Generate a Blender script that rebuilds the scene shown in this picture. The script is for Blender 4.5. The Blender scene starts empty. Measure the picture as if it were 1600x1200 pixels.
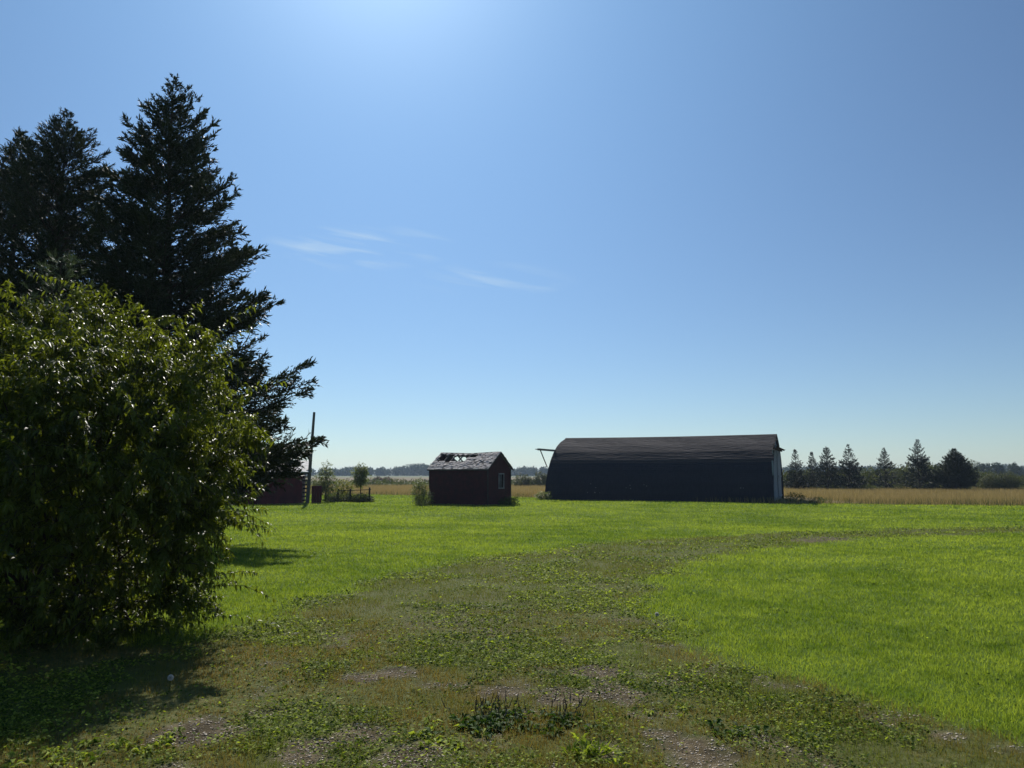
import bpy, math, numpy as np
from mathutils import Vector, Matrix
R = math.radians
# ------------------------------------------------------------------ camera, sky, sun, exposure
sc = bpy.context.scene
COL = sc.collection
CAMZ = 2.1; PITCH = math.atan(140/1200); FPX = 1200.0
cam = bpy.data.cameras.new('camera'); camo = bpy.data.objects.new('camera', cam); COL.objects.link(camo)
cam.sensor_width = 36; cam.lens = 36*FPX/1600; cam.clip_end = 9000; cam.clip_start = .05
camo.location = (0, 0, CAMZ); camo.rotation_euler = (R(90)+PITCH, 0, 0)
sc.camera = camo
SUN_EL, SUN_AZ = 40.0, -10.5          # azimuth measured from +Y towards +X
SKY_STRENGTH, SUN_STRENGTH, EXPOSURE = 0.082, 5.0, 0.0
w = bpy.data.worlds.new('World'); sc.world = w; w.use_nodes = True
nt = w.node_tree; nt.nodes.clear()
def N(nt, t, **k):
    n = nt.nodes.new(t)
    for a, b in k.items(): setattr(n, a, b)
    return n
def L(nt, a, b): nt.links.new(a, b)
def M(nt, op, a, b=None, c=None):
    n = N(nt, 'ShaderNodeMath', operation=op)
    for i, v in enumerate((a, b, c)):
        if v is None: continue
        if isinstance(v, (int, float)): n.inputs[i].default_value = v
        else: L(nt, v, n.inputs[i])
    return n.outputs[0]
sky = N(nt, 'ShaderNodeTexSky', sky_type='NISHITA')
sky.sun_disc = False; sky.sun_elevation = R(SUN_EL); sky.sun_rotation = R(SUN_AZ)
sky.altitude = 600; sky.air_density = 1.0; sky.dust_density = 0.2; sky.ozone_density = 1.6
# thin cirrus wisps: direction projected on a vertical sky plane to the north
tc = N(nt, 'ShaderNodeTexCoord'); sep = N(nt, 'ShaderNodeSeparateXYZ'); L(nt, tc.outputs['Generated'], sep.inputs[0])
yy = M(nt, 'MAXIMUM', sep.outputs[1], .05)
U = M(nt, 'DIVIDE', sep.outputs[0], yy); V = M(nt, 'DIVIDE', sep.outputs[2], yy)
comb = N(nt, 'ShaderNodeCombineXYZ')
L(nt, M(nt, 'MULTIPLY', U, 7.0), comb.inputs[0])
L(nt, M(nt, 'MULTIPLY', M(nt, 'ADD', V, M(nt, 'MULTIPLY', U, 0.2)), 62.0), comb.inputs[1])
no = N(nt, 'ShaderNodeTexNoise'); no.inputs['Scale'].default_value = 1.0; no.inputs['Detail'].default_value = 9
no.inputs['Distortion'].default_value = .6
L(nt, comb.outputs[0], no.inputs['Vector'])
def blob(cu, cv, ru, rv):
    a = M(nt, 'DIVIDE', M(nt, 'SUBTRACT', U, cu), ru); b = M(nt, 'DIVIDE', M(nt, 'SUBTRACT', V, cv), rv)
    return M(nt, 'MAXIMUM', M(nt, 'SUBTRACT', 1.0, M(nt, 'ADD', M(nt, 'MULTIPLY', a, a), M(nt, 'MULTIPLY', b, b))), 0.0)
mask = M(nt, 'MAXIMUM', blob(-.21, .3, .14, .034), M(nt, 'MULTIPLY', blob(-.02, .258, .12, .025), .5))
mr = N(nt, 'ShaderNodeMapRange'); mr.inputs[1].default_value = .47; mr.inputs[2].default_value = .72
L(nt, no.outputs[0], mr.inputs[0])
cf = M(nt, 'MULTIPLY', M(nt, 'MULTIPLY', mr.outputs[0], mask), .8)
mx = N(nt, 'ShaderNodeMix', data_type='RGBA'); L(nt, cf, mx.inputs[0]); 
cr = N(nt, 'ShaderNodeHueSaturation'); cr.inputs['Saturation'].default_value = .95
L(nt, sky.outputs[0], cr.inputs['Color'])
tn = N(nt, 'ShaderNodeMix', data_type='RGBA', blend_type='MULTIPLY'); tn.inputs[0].default_value = 1
L(nt, cr.outputs[0], tn.inputs[6]); tn.inputs[7].default_value = (.70, .825, .95, 1)
# bright aureole of the sky round the sun
SD = (math.sin(R(SUN_AZ))*math.cos(R(SUN_EL)), math.cos(R(SUN_AZ))*math.cos(R(SUN_EL)), math.sin(R(SUN_EL)))
dp = N(nt, 'ShaderNodeVectorMath', operation='DOT_PRODUCT'); L(nt, tc.outputs['Generated'], dp.inputs[0]); dp.inputs[1].default_value = SD
au = M(nt, 'MULTIPLY', M(nt, 'POWER', M(nt, 'MAXIMUM', dp.outputs['Value'], 0.0), 80.0), 4.2)
av = N(nt, 'ShaderNodeVectorMath', operation='SCALE'); av.inputs[0].default_value = (.8, .95, 1.0); L(nt, au, av.inputs['Scale'])
aw = N(nt, 'ShaderNodeVectorMath', operation='SCALE'); aw.inputs[0].default_value = (1.45, 3.1, 5.0); L(nt, M(nt, 'POWER', M(nt, 'MAXIMUM', dp.outputs['Value'], 0.0), 7.0), aw.inputs['Scale'])
a2 = N(nt, 'ShaderNodeVectorMath', operation='ADD'); L(nt, av.outputs[0], a2.inputs[0]); L(nt, aw.outputs[0], a2.inputs[1])
ad = N(nt, 'ShaderNodeVectorMath', operation='ADD'); L(nt, tn.outputs[2], ad.inputs[0]); L(nt, a2.outputs[0], ad.inputs[1])
L(nt, ad.outputs[0], mx.inputs[6]); mx.inputs[7].default_value = (6.6, 8.6, 10.5, 1)
bg = N(nt, 'ShaderNodeBackground'); bg.inputs[1].default_value = SKY_STRENGTH
L(nt, mx.outputs[2], bg.inputs[0])
wo = N(nt, 'ShaderNodeOutputWorld'); L(nt, bg.outputs[0], wo.inputs[0])
sl = bpy.data.lights.new('sun', 'SUN'); sl.energy = SUN_STRENGTH; sl.angle = R(.53); sl.color = (1, .95, .87)
so = bpy.data.objects.new('sun', sl); COL.objects.link(so)
sd = Vector((math.sin(R(SUN_AZ))*math.cos(R(SUN_EL)), math.cos(R(SUN_AZ))*math.cos(R(SUN_EL)), math.sin(R(SUN_EL))))
so.rotation_euler = sd.to_track_quat('Z', 'Y').to_euler(); so.location = sd*50
sc.view_settings.view_transform = 'Standard'; sc.view_settings.look = 'None'
sc.view_settings.exposure = EXPOSURE; sc.view_settings.gamma = 1
sc.render.engine = 'CYCLES'
sc.cycles.max_bounces = 6; sc.cycles.transparent_max_bounces = 6; sc.cycles.volume_bounces = 0
sc.cycles.diffuse_bounces = 3; sc.cycles.glossy_bounces = 2

# ------------------------------------------------------------------ helpers
def sstep(t): t = np.clip(t, 0, 1); return t*t*(3-2*t)
def gh(x, y):
    x = np.asarray(x, float); y = np.asarray(y, float)
    near = 1-sstep((y-70)/40)
    return .5*(1-sstep((y-4)/34)) + near*(.022*np.sin(x*.7+1.3)*np.sin(y*.55)+.012*np.sin(x*1.9+y*1.3)*np.cos(y*1.1-x*.4))
def ground_at(px, py):
    a = (px-800)/FPX; b = (600-py)/FPX
    dy = math.cos(PITCH)-b*math.sin(PITCH); dz = math.sin(PITCH)+b*math.cos(PITCH)
    t = CAMZ/-dz
    for _ in range(30): t = .5*t+.5*(CAMZ-float(gh(a*t, dy*t)))/-dz
    return a*t, dy*t
def xz(px, py, y):
    b = (600-py)/FPX; dy = math.cos(PITCH)-b*math.sin(PITCH); dz = math.sin(PITCH)+b*math.cos(PITCH)
    return (px-800)/FPX/dy*y, CAMZ+dz/dy*y
def nmesh(name, V, F, mat, parent=None, var=None, smooth=False, mats=None, fm=None):
    V = np.asarray(V, np.float32); F = np.asarray(F, np.int32)
    me = bpy.data.meshes.new(name); k = F.shape[1]
    me.vertices.add(len(V)); me.vertices.foreach_set('co', V.ravel())
    me.loops.add(F.size); me.loops.foreach_set('vertex_index', F.ravel())
    me.polygons.add(len(F)); me.polygons.foreach_set('loop_start', np.arange(0, F.size, k, dtype=np.int32))
    if smooth: me.polygons.foreach_set('use_smooth', np.ones(len(F), bool))
    if var is not None:
        for an, arr in var.items():
            at = me.attributes.new(an, 'FLOAT', 'POINT'); at.data.foreach_set('value', np.asarray(arr, np.float32))
    me.materials.append(mat)
    for m in (mats or []): me.materials.append(m)
    if fm is not None: me.polygons.foreach_set('material_index', np.asarray(fm, np.int32))
    me.update(calc_edges=True)
    o = bpy.data.objects.new(name, me); COL.objects.link(o)
    if parent: o.parent = parent
    return o
def thing(name, label, cat, loc=(0, 0, 0), rz=0, group=None):
    o = bpy.data.objects.new(name, None); COL.objects.link(o); o.empty_display_size = .3
    o.location = loc; o.rotation_euler = (0, 0, rz); o['label'] = label; o['category'] = cat
    if group: o['group'] = group
    return o
def tag(o, label, cat, group=None):
    o['label'] = label; o['category'] = cat
    if group: o['group'] = group
    return o
def stuff(o, label, cat): tag(o, label, cat); o['kind'] = 'stuff'; return o
class MB:                                   # boxes, bars, prisms and tubes collected into one mesh
    def __init__(s): s.v = []; s.f = []; s.m = []
    def add(s, vs, fs, m=0):
        b = len(s.v); s.v += [tuple(v) for v in vs]; s.f += [tuple(b+i for i in f) for f in fs]; s.m += [m]*len(fs)
    def box(s, c, d, rot=None, m=0):
        vs = []
        for i in (-.5, .5):
            for j in (-.5, .5):
                for k in (-.5, .5):
                    p = Vector((i*d[0], j*d[1], k*d[2]))
                    if rot is not None: p = rot @ p
                    vs.append(p+Vector(c))
        s.add(vs, [(0, 1, 3, 2), (4, 6, 7, 5), (0, 4, 5, 1), (2, 3, 7, 6), (0, 2, 6, 4), (1, 5, 7, 3)], m)
    def bar(s, a, b, w_, h_=None, up=(0, 0, 1), m=0):
        a = Vector(a); b = Vector(b); d = b-a; z = d.normalized(); u = Vector(up)
        x = z.cross(u)
        if x.length < 1e-4: x = z.cross(Vector((1, 0, 0)))
        x.normalize(); y = x.cross(z)
        rot = Matrix((x, y, z)).transposed()
        s.box((a+b)/2, (w_, h_ or w_, d.length), rot, m)
    def prism(s, pts, y0, y1, m=0):         # outline in x,z extruded along y
        n = len(pts); vs = [(p[0], y0, p[1]) for p in pts]+[(p[0], y1, p[1]) for p in pts]
        fs = [tuple(range(n)), tuple(range(2*n-1, n-1, -1))]+[(i, i+n, (i+1) % n+n, (i+1) % n) for i in range(n)]
        s.add(vs, fs, m)
    def tube(s, pts, rad, n=8, m=0, cap=True):
        P = [Vector(p) for p in pts]; rings = []
        for i, p in enumerate(P):
            t = (P[min(i+1, len(P)-1)]-P[max(i-1, 0)]).normalized()
            x = t.cross(Vector((.3, .9, .1))).normalized(); y = t.cross(x)
            r = rad[i] if hasattr(rad, '__len__') else rad
            rings.append([p+x*r*math.cos(2*math.pi*k/n)+y*r*math.sin(2*math.pi*k/n) for k in range(n)])
        vs = [v for r_ in rings for v in r_]; fs = []
        for i in range(len(P)-1):
            for k in range(n): fs.append((i*n+k, i*n+(k+1) % n, (i+1)*n+(k+1) % n, (i+1)*n+k))
        if cap: fs += [tuple(range(n-1, -1, -1)), tuple((len(P)-1)*n+k for k in range(n))]
        s.add(vs, fs, m)
    def build(s, name, mat, parent=None, mats=None, smooth=False, loc=None):
        me = bpy.data.meshes.new(name); me.from_pydata(s.v, [], s.f); me.materials.append(mat)
        for m in (mats or []): me.materials.append(m)
        me.polygons.foreach_set('material_index', s.m)
        if smooth: me.polygons.foreach_set('use_smooth', [True]*len(s.f))
        me.update(); o = bpy.data.objects.new(name, me); COL.objects.link(o)
        if parent: o.parent = parent
        if loc: o.location = loc
        return o

# ------------------------------------------------------------------ materials
def newmat(name):
    m = bpy.data.materials.new(name); m.use_nodes = True; m.node_tree.nodes.clear(); return m, m.node_tree
def leaf_mat(name, c0, c1, trans=.45, rough=.5, spec=.5, tint=(1.25, 1.25, .55)):
    m, t = newmat(name)
    at = N(t, 'ShaderNodeAttribute', attribute_name='var')
    mix = N(t, 'ShaderNodeMix', data_type='RGBA'); L(t, at.outputs['Fac'], mix.inputs[0])
    mix.inputs[6].default_value = (*c0, 1); mix.inputs[7].default_value = (*c1, 1)
    p = N(t, 'ShaderNodeBsdfPrincipled'); p.inputs['Roughness'].default_value = rough
    p.inputs['Specular IOR Level'].default_value = spec
    L(t, mix.outputs[2], p.inputs['Base Color'])
    tr = N(t, 'ShaderNodeBsdfTranslucent')
    mu = N(t, 'ShaderNodeMix', data_type='RGBA', blend_type='MULTIPLY'); mu.inputs[0].default_value = 1
    L(t, mix.outputs[2], mu.inputs[6]); mu.inputs[7].default_value = (*tint, 1); L(t, mu.outputs[2], tr.inputs[0])
    ms = N(t, 'ShaderNodeMixShader'); ms.inputs[0].default_value = trans
    L(t, p.outputs[0], ms.inputs[1]); L(t, tr.outputs[0], ms.inputs[2])
    o = N(t, 'ShaderNodeOutputMaterial'); L(t, ms.outputs[0], o.inputs[0]); return m
def surf(name, c0, c1, scale=3, rough=.8, stretch=(1, 1, 1), bump=.3, bscale=20, c2=None, wave=None, metal=0, spec=.3, lo=.35, hi=.65):
    m, t = newmat(name)
    tc = N(t, 'ShaderNodeTexCoord'); mp = N(t, 'ShaderNodeMapping'); mp.inputs['Scale'].default_value = stretch
    L(t, tc.outputs['Object'], mp.inputs[0])
    n1 = N(t, 'ShaderNodeTexNoise'); n1.inputs['Scale'].default_value = scale; n1.inputs['Detail'].default_value = 8
    n1.inputs['Roughness'].default_value = .65
    L(t, mp.outputs[0], n1.inputs['Vector'])
    r = N(t, 'ShaderNodeValToRGB'); L(t, n1.outputs[0], r.inputs[0])
    e = r.color_ramp.elements; e[0].position = lo; e[0].color = (*c0, 1); e[1].position = hi; e[1].color = (*c1, 1)
    if c2: q = e.new(min(hi+.07, .98)); q.color = (*c2, 1)
    p = N(t, 'ShaderNodeBsdfPrincipled'); p.inputs['Roughness'].default_value = rough; p.inputs['Metallic'].default_value = metal
    p.inputs['Specular IOR Level'].default_value = spec
    L(t, r.outputs[0], p.inputs['Base Color'])
    n2 = N(t, 'ShaderNodeTexNoise'); n2.inputs['Scale'].default_value = bscale; n2.inputs['Detail'].default_value = 5
    L(t, mp.outputs[0], n2.inputs['Vector'])
    h = n2.outputs[0]
    if wave:                                # (axis, spacing metres): lap siding or board joints
        ax, spc = wave
        sp = N(t, 'ShaderNodeSeparateXYZ'); L(t, tc.outputs['Object'], sp.inputs[0])
        fr = M(t, 'FRACT', M(t, 'DIVIDE', sp.outputs[ax], spc))
        h = M(t, 'ADD', M(t, 'MULTIPLY', h, .4), M(t, 'MINIMUM', M(t, 'MULTIPLY', fr, 9.0), 1.0))
    b = N(t, 'ShaderNodeBump'); b.inputs['Strength'].default_value = bump; b.inputs['Distance'].default_value = .02
    L(t, h, b.inputs['Height']); L(t, b.outputs[0], p.inputs['Normal'])
    o = N(t, 'ShaderNodeOutputMaterial'); L(t, p.outputs[0], o.inputs[0]); return m

# ground material: lawn/track by the 'track' value, distant fields by the 'far' value (real crop colours)
gm, t = newmat('ground')
tc = N(t, 'ShaderNodeTexCoord'); P_ = tc.outputs['Object']
def noise(s, d=6, r_=.6, v=P_):
    n = N(t, 'ShaderNodeTexNoise'); n.inputs['Scale'].default_value = s; n.inputs['Detail'].default_value = d
    n.inputs['Roughness'].default_value = r_; L(t, v, n.inputs['Vector']); return n.outputs[0]
def ramp(f, stops):
    r = N(t, 'ShaderNodeValToRGB'); L(t, f, r.inputs[0]); e = r.color_ramp.elements
    while len(e) < len(stops): e.new(.5)
    for q, (p, c) in zip(e, stops): q.position = p; q.color = (*c, 1)
    return r.outputs[0]
def mixc(f, a, b):
    n = N(t, 'ShaderNodeMix', data_type='RGBA'); L(t, f, n.inputs[0]) if not isinstance(f, float) else setattr(n.inputs[0], 'default_value', f)
    L(t, a, n.inputs[6]); L(t, b, n.inputs[7]); return n.outputs[2]
lawn = ramp(noise(.35, 8, .7), [(.3, (.075, .13, .014)), (.5, (.11, .18, .02)), (.72, (.145, .22, .028))])
lawn2 = ramp(noise(14, 4), [(.3, (.04, .075, .01)), (.7, (.12, .175, .024))])
lawn = mixc(.5, lawn, lawn2)
soil = ramp(noise(5, 8, .75), [(.35, (.04, .031, .016)), (.52, (.095, .073, .04)), (.66, (.21, .165, .1)), (.8, (.34, .28, .18))])
moss = ramp(noise(9, 6, .7), [(.3, (.05, .065, .016)), (.5, (.105, .12, .034)), (.75, (.17, .155, .065))])
gat = N(t, 'ShaderNodeAttribute', attribute_name='bare')
soilm = mixc(gat.outputs['Fac'], moss, soil)
tat = N(t, 'ShaderNodeAttribute', attribute_name='track')
near = mixc(tat.outputs['Fac'], lawn, soilm)
fat = N(t, 'ShaderNodeAttribute', attribute_name='far')
ff = M(t, 'ADD', fat.outputs['Fac'], M(t, 'MULTIPLY', M(t, 'SUBTRACT', noise(.03, 4), .5), .06))
far = ramp(ff, [(0, (.17, .135, .06)), (.2, (.2, .15, .07)), (.24, (.07, .09, .03)), (.36, (.08, .1, .035)), (.4, (.19, .15, .09)), (.55, (.21, .165, .1)), (.7, (.17, .165, .08)), (.85, (.15, .17, .1)), (1, (.15, .17, .11))])
isf = M(t, 'GREATER_THAN', fat.outputs['Fac'], 0.0001)
colr = mixc(isf, near, far)
p = N(t, 'ShaderNodeBsdfPrincipled'); p.inputs['Roughness'].default_value = .95; p.inputs['Specular IOR Level'].default_value = .1
L(t, colr, p.inputs['Base Color'])
b = N(t, 'ShaderNodeBump'); b.inputs['Strength'].default_value = .6; b.inputs['Distance'].default_value = .05
L(t, noise(22, 6, .7), b.inputs['Height']); L(t, b.outputs[0], p.inputs['Normal'])
o = N(t, 'ShaderNodeOutputMaterial'); L(t, p.outputs[0], o.inputs[0])

MAT = dict(
 grass=leaf_mat('grass', (.1, .165, .02), (.35, .415, .085), .58, .6, .05, (1.15, 1.17, .45)),
 trackgrass=leaf_mat('track_grass', (.13, .165, .04), (.2, .145, .055), .45, .65, .04),
 clover=leaf_mat('clover', (.04, .08, .01), (.42, .5, .08), .42, .6, .06),
 weed=leaf_mat('weed', (.025, .06, .012), (.08, .14, .022), .35, .6, .08),
 dry=leaf_mat('dry_grass', (.24, .2, .08), (.42, .34, .16), .4, .7, .1, (1.1, 1, .8)),
 spruce=leaf_mat('spruce_needles', (.014, .022, .011), (.045, .055, .022), .12, .55, .3),
 farspruce=leaf_mat('young_spruce_needles', (.012, .02, .014), (.032, .046, .03), .12, .55, .3),
 bluespruce=leaf_mat('pale_spruce_needles', (.05, .075, .05), (.12, .15, .1), .2, .5, .3),
 bush=leaf_mat('shrub_leaves', (.022, .036, .009), (.17, .21, .042), .48, .42, .26, (1.6, 1.5, .4)),
 leaf=leaf_mat('leaves', (.06, .085, .025), (.2, .24, .08), .5, .45, .4),
 yleaf=leaf_mat('yellow_leaves', (.16, .17, .03), (.28, .27, .05), .45, .5, .4),
 brush=leaf_mat('brush', (.05, .07, .025), (.13, .14, .06), .3, .6, .3),
 brown=leaf_mat('dry_brush', (.06, .035, .03), (.12, .07, .05), .3, .6, .3),
 forest=leaf_mat('forest_leaves', (.02, .035, .015), (.05, .075, .03), .25, .6, .2),
 bark=surf('bark', (.03, .022, .017), (.085, .065, .05), 9, .95, (3, 3, .6), .8, 25),
 red=surf('red_boards', (.03, .004, .007), (.06, .007, .011), 3, .85, (1, 1, 1), .5, 30, (.075, .03, .03), (2, .14)),
 redv=surf('red_vertical_boards', (.055, .009, .012), (.11, .015, .02), 3, .85, (1, 1, .3), .5, 30, (.13, .07, .06), (0, .16)),
 dark=surf('dark_wood', (.02, .017, .016), (.06, .052, .046), 6, .9, (1, 1, .3), .5, 30),
 grey=surf('weathered_wood', (.09, .08, .07), (.24, .21, .19), 8, .9, (1, 1, 1), .5, 30),
 shake=surf('weathered_shingle', (.18, .16, .15), (.7, .64, .6), 7, .9, (1, 1, 1), .6, 40, (.6, .56, .52)),
 white=surf('white_paint', (.13, .13, .14), (.3, .3, .31), 5, .7, (1, 1, .4), .3, 30),
 bluewhite=surf('weathered_white_boards', (.09, .115, .14), (.3, .36, .4), 2.5, .85, (1, 5, .35), .5, 20, (.38, .43, .47), (1, .2)),
 metal=surf('roof_metal', (.38, .37, .35), (.62, .62, .62), 1.5, .7, (1, 1, 1), .5, 8, (.7, .7, .7), (0, .25), 0, .15),
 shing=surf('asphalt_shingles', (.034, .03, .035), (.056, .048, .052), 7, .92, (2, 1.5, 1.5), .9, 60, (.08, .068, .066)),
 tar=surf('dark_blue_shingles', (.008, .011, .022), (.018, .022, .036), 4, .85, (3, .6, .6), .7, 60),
 glass=surf('dark_glass', (.01, .01, .013), (.02, .02, .025), 3, .12, (1, 1, 1), .02, 5, spec=.6),
 stone=surf('gravel', (.48, .39, .28), (.85, .74, .58), 30, .85, (1, 1, 1), .3, 80),
 puff=leaf_mat('dandelion_puff', (.55, .55, .52), (.8, .8, .77), .4, .8, .2, (1, 1, 1)),
 pole=surf('pole_wood', (.05, .05, .052), (.12, .115, .11), 5, .9, (3, 3, .3), .5, 30),
)

# ------------------------------------------------------------------ ground
inner = [(1750, 1215), (1600, 1165), (1400, 1108), (1200, 1048), (1060, 990), (1008, 940), (1020, 905), (1100, 876), (1200, 857), (1350, 842), (1600, 832), (2100, 826)]
outer = [(2100, 819), (1600, 822), (1400, 827), (1150, 836), (950, 848), (760, 868), (600, 900), (480, 940), (390, 975), (300, 1000), (60, 1010), (-300, 1010)]
tp = [ground_at(*p) for p in inner+outer]+[(-9, 1.0), (-9, -5), (9, -5), (6, 2)]
TP = np.array(tp)
def vnoise(x, y, s, seed=0):                # smooth value noise
    x = x*s+seed*17.3; y = y*s-seed*9.1; xi = np.floor(x); yi = np.floor(y); fx = sstep(x-xi); fy = sstep(y-yi)
    def h(a, b): v = np.sin(a*127.1+b*311.7+seed*3.7)*43758.5453; return v-np.floor(v)
    return (h(xi, yi)*(1-fx)+h(xi+1, yi)*fx)*(1-fy)+(h(xi, yi+1)*(1-fx)+h(xi+1, yi+1)*fx)*fy
def fbm(x, y, s, seed=0): return .5*vnoise(x, y, s, seed)+.3*vnoise(x, y, s*2.3, seed+1)+.2*vnoise(x, y, s*5.1, seed+2)
def sdist(x, y):                            # positive inside the track polygon, metres
    x = np.asarray(x); y = np.asarray(y); ins = np.zeros(x.shape, bool); dm = np.full(x.shape, 1e9)
    n = len(TP)
    for i in range(n):
        a = TP[i]; b = TP[(i+1) % n]; e = b-a
        tt = np.clip(((x-a[0])*e[0]+(y-a[1])*e[1])/(e@e), 0, 1)
        dm = np.minimum(dm, (x-a[0]-tt*e[0])**2+(y-a[1]-tt*e[1])**2)
        c = ((a[1] > y) != (b[1] > y)) & (x < (b[0]-a[0])*(y-a[1])/(b[1]-a[1]+1e-12)+a[0]); ins ^= c
    return np.where(ins, 1, -1)*np.sqrt(dm)
def trackmask(x, y):
    d = sdist(x, y)+(fbm(x, y, 1.1, 5)-.5)*(.4+.045*y)
    return sstep(d/(.3+.035*y)+.5)
PATCH = [(*ground_at(a_, b_), c_) for a_, b_, c_ in ((925, 1050, .3), (955, 1085, .3), (870, 1088, .25), (785, 1082, .22), (300, 1145, .3), (340, 1150, .25), (560, 1150, .25), (1085, 1172, .3), (1050, 1150, .18), (640, 1185, .3), (480, 1175, .25), (1480, 1150, .12), (940, 1175, .15), (620, 1050, .2), (560, 1060, .2), (1300, 843, .9), (1270, 845, .8))]
def bare(x, y):
    return np.maximum(spots(x, y), bare0(x, y))
def spots(x, y):
    v = np.zeros(np.shape(x))
    for a_, b_, c_ in PATCH: v = np.maximum(v, np.exp(-((x-a_)**2+((y-b_)/1.3)**2)/c_**2))
    return sstep((v*(.15+.9*fbm(x, y, 3.0, 66)+.75*vnoise(x, y, 9., 67))-.42)/.22)
def bare0(x, y):
    return .8*np.maximum(sstep((fbm(x, y, .85, 11)-.53)/.09), .9*sstep((fbm(x, y, 1.9, 14)-.6)/.08))*sstep((12.5-y)/6)*sstep((x+2.9)/1.2)*sstep((vnoise(x, y, 5.5, 44)*.6+vnoise(x, y, 12., 45)*.4-.3)/.25) + .22*sstep((fbm(x, y, .6, 21)-.6)/.08)*sstep((y-10)/6)*sstep((34-y)/8)
EX = np.array([-3000, -60, -12.7, 1.7, 3, 19, 20.3, 33, 80, 3000.]); EY = np.array([98, 98, 76, 68, 66, 54.5, 53.8, 50.8, 47, 47.])
def edge(x): return np.interp(x, EX, EY)
ys = np.concatenate([[-3000, -300, -60, -20, -10, -6, -4, -2, -1], np.arange(0, 22, .13), np.arange(22, 80, .45), np.geomspace(80, 3000, 70)])
xp = np.concatenate([np.arange(.075, 12, .15), np.arange(12, 45, .5), np.geomspace(45, 3000, 45)])
xs = np.concatenate([-xp[::-1], xp])
X, Y = np.meshgrid(xs, ys); nx = len(xs); ny = len(ys)
Z = gh(X, Y)
x, y = X.ravel(), Y.ravel()
tm = np.zeros(len(x)); q = (y < 60) & (y > -8) & (np.abs(x) < 60); tm[q] = trackmask(x[q], y[q])*(1-.12*sstep((y[q]-12)/15))
br = np.zeros(len(x)); br[q] = np.clip(bare(x[q], y[q]), 0, 1)
fd = y-edge(x)
fv = np.where(fd > 0, np.interp(y, [50, 112, 118, 190, 200, 330, 450, 700], [.02, .18, .24, .36, .42, .55, .7, 1.0]), 0)
idx = np.arange(nx*ny).reshape(ny, nx)
Fq = np.stack([idx[:-1, :-1], idx[:-1, 1:], idx[1:, 1:], idx[1:, :-1]], -1).reshape(-1, 4)
cls = np.where(fv[Fq].mean(1) > 0.01, 2, np.where(tm[Fq].mean(1) > .4, 1, 0))
VV = np.stack([x, y, Z.ravel()], 1)
for k, nm in enumerate(('lawn', 'dirt_track', 'field')):
    f = Fq[cls == k]; u, inv = np.unique(f, return_inverse=True)
    fvv = fv[u] if k == 2 else np.zeros(len(u))
    if k == 2: fvv = np.maximum(fvv, .02)
    g = nmesh(nm, VV[u], inv.reshape(f.shape), gm, None, {'track': tm[u], 'bare': br[u], 'far': fvv}, True)
    g['kind'] = 'structure'

# ------------------------------------------------------------------ grass, clover, gravel
def blades(rng, x, y, h, w_, lean=.5, tri=True):
    n = len(x); z = gh(x, y)-.004
    a = rng.uniform(0, 2*np.pi, n); la = rng.uniform(0, 2*np.pi, n); ll = h*lean*rng.uniform(0, 1, n)
    b0 = np.stack([x+np.cos(a)*w_/2, y+np.sin(a)*w_/2, z], 1); b1 = np.stack([x-np.cos(a)*w_/2, y-np.sin(a)*w_/2, z], 1)
    tip = np.stack([x+np.cos(la)*ll, y+np.sin(la)*ll, z+h*np.sqrt(1-.4*np.minimum(ll/h, 1)**2)], 1)
    Vv = np.stack([b0, b1, tip], 1).reshape(-1, 3)
    return Vv, np.arange(3*n).reshape(n, 3)
def polar(rng, n, d0, d1, a0=-40, a1=40):
    d = d0*(d1/d0)**rng.random(n); a = np.radians(rng.uniform(a0, a1, n)); return d*np.sin(a), d*np.cos(a)
rng = np.random.default_rng(3)
n = 900000
x, y = polar(rng, n, 3.6, 80)
tmk = trackmask(x, y); ok = (y < edge(x)+1) & (rng.random(n) > tmk*(1.06-.12*sstep((y-9)/12)))
x, y = x[ok], y[ok]; d = np.hypot(x, y)
patch = fbm(x, y, .5, 2)
h = (.026+.02*rng.random(len(x)))*(1+.022*d)*(.6+.55*patch+.35*vnoise(x, y, 6.0, 23)); w_ = .0042*np.maximum(d/4.5, 1)**.95
Vv, Ff = blades(rng, x, y, h, w_, 1.25)
vr = np.clip(-.7+1.15*fbm(x, y, .3, 8)+.75*fbm(x, y, 1.6, 9)+.5*vnoise(x, y, 7.0, 19)+rng.normal(0, .16, len(x)), 0, 1)
stuff(nmesh('grass', Vv, Ff, MAT['grass'], None, {'var': np.repeat(vr, 3)}), 'bright green mown grass covering the lawn', 'grass')
n = 700000
x, y = polar(rng, n, 3.6, 60)
tmk = trackmask(x, y); bb = bare(x, y); cl = fbm(x, y, 1.7, 31)
ok = (tmk > rng.random(n)) & (rng.random(n) > np.clip(bb*1.1, 0, .97)) & (rng.random(n) < sstep((cl-.3)/.25)+.5)
x, y = x[ok], y[ok]; d = np.hypot(x, y)
h = (.015+.045*rng.random(len(x))**1.7)*(1+.01*d)*(.3+1.4*fbm(x, y, 1.6, 4)); w_ = .0032*np.maximum(d/4.5, 1)
Vv, Ff = blades(rng, x, y, h, w_, .9)
vr = np.clip(3.2*(fbm(x, y, 1.0, 41)-.33)*(1-.8*sstep((y-6)/6))+.06+rng.normal(0, .22, len(x)), 0, 1)
stuff(nmesh('short_grass', Vv, Ff, MAT['trackgrass'], None, {'var': np.repeat(vr, 3)}), 'thin olive and brown grass growing over the dirt track', 'grass')
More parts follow.
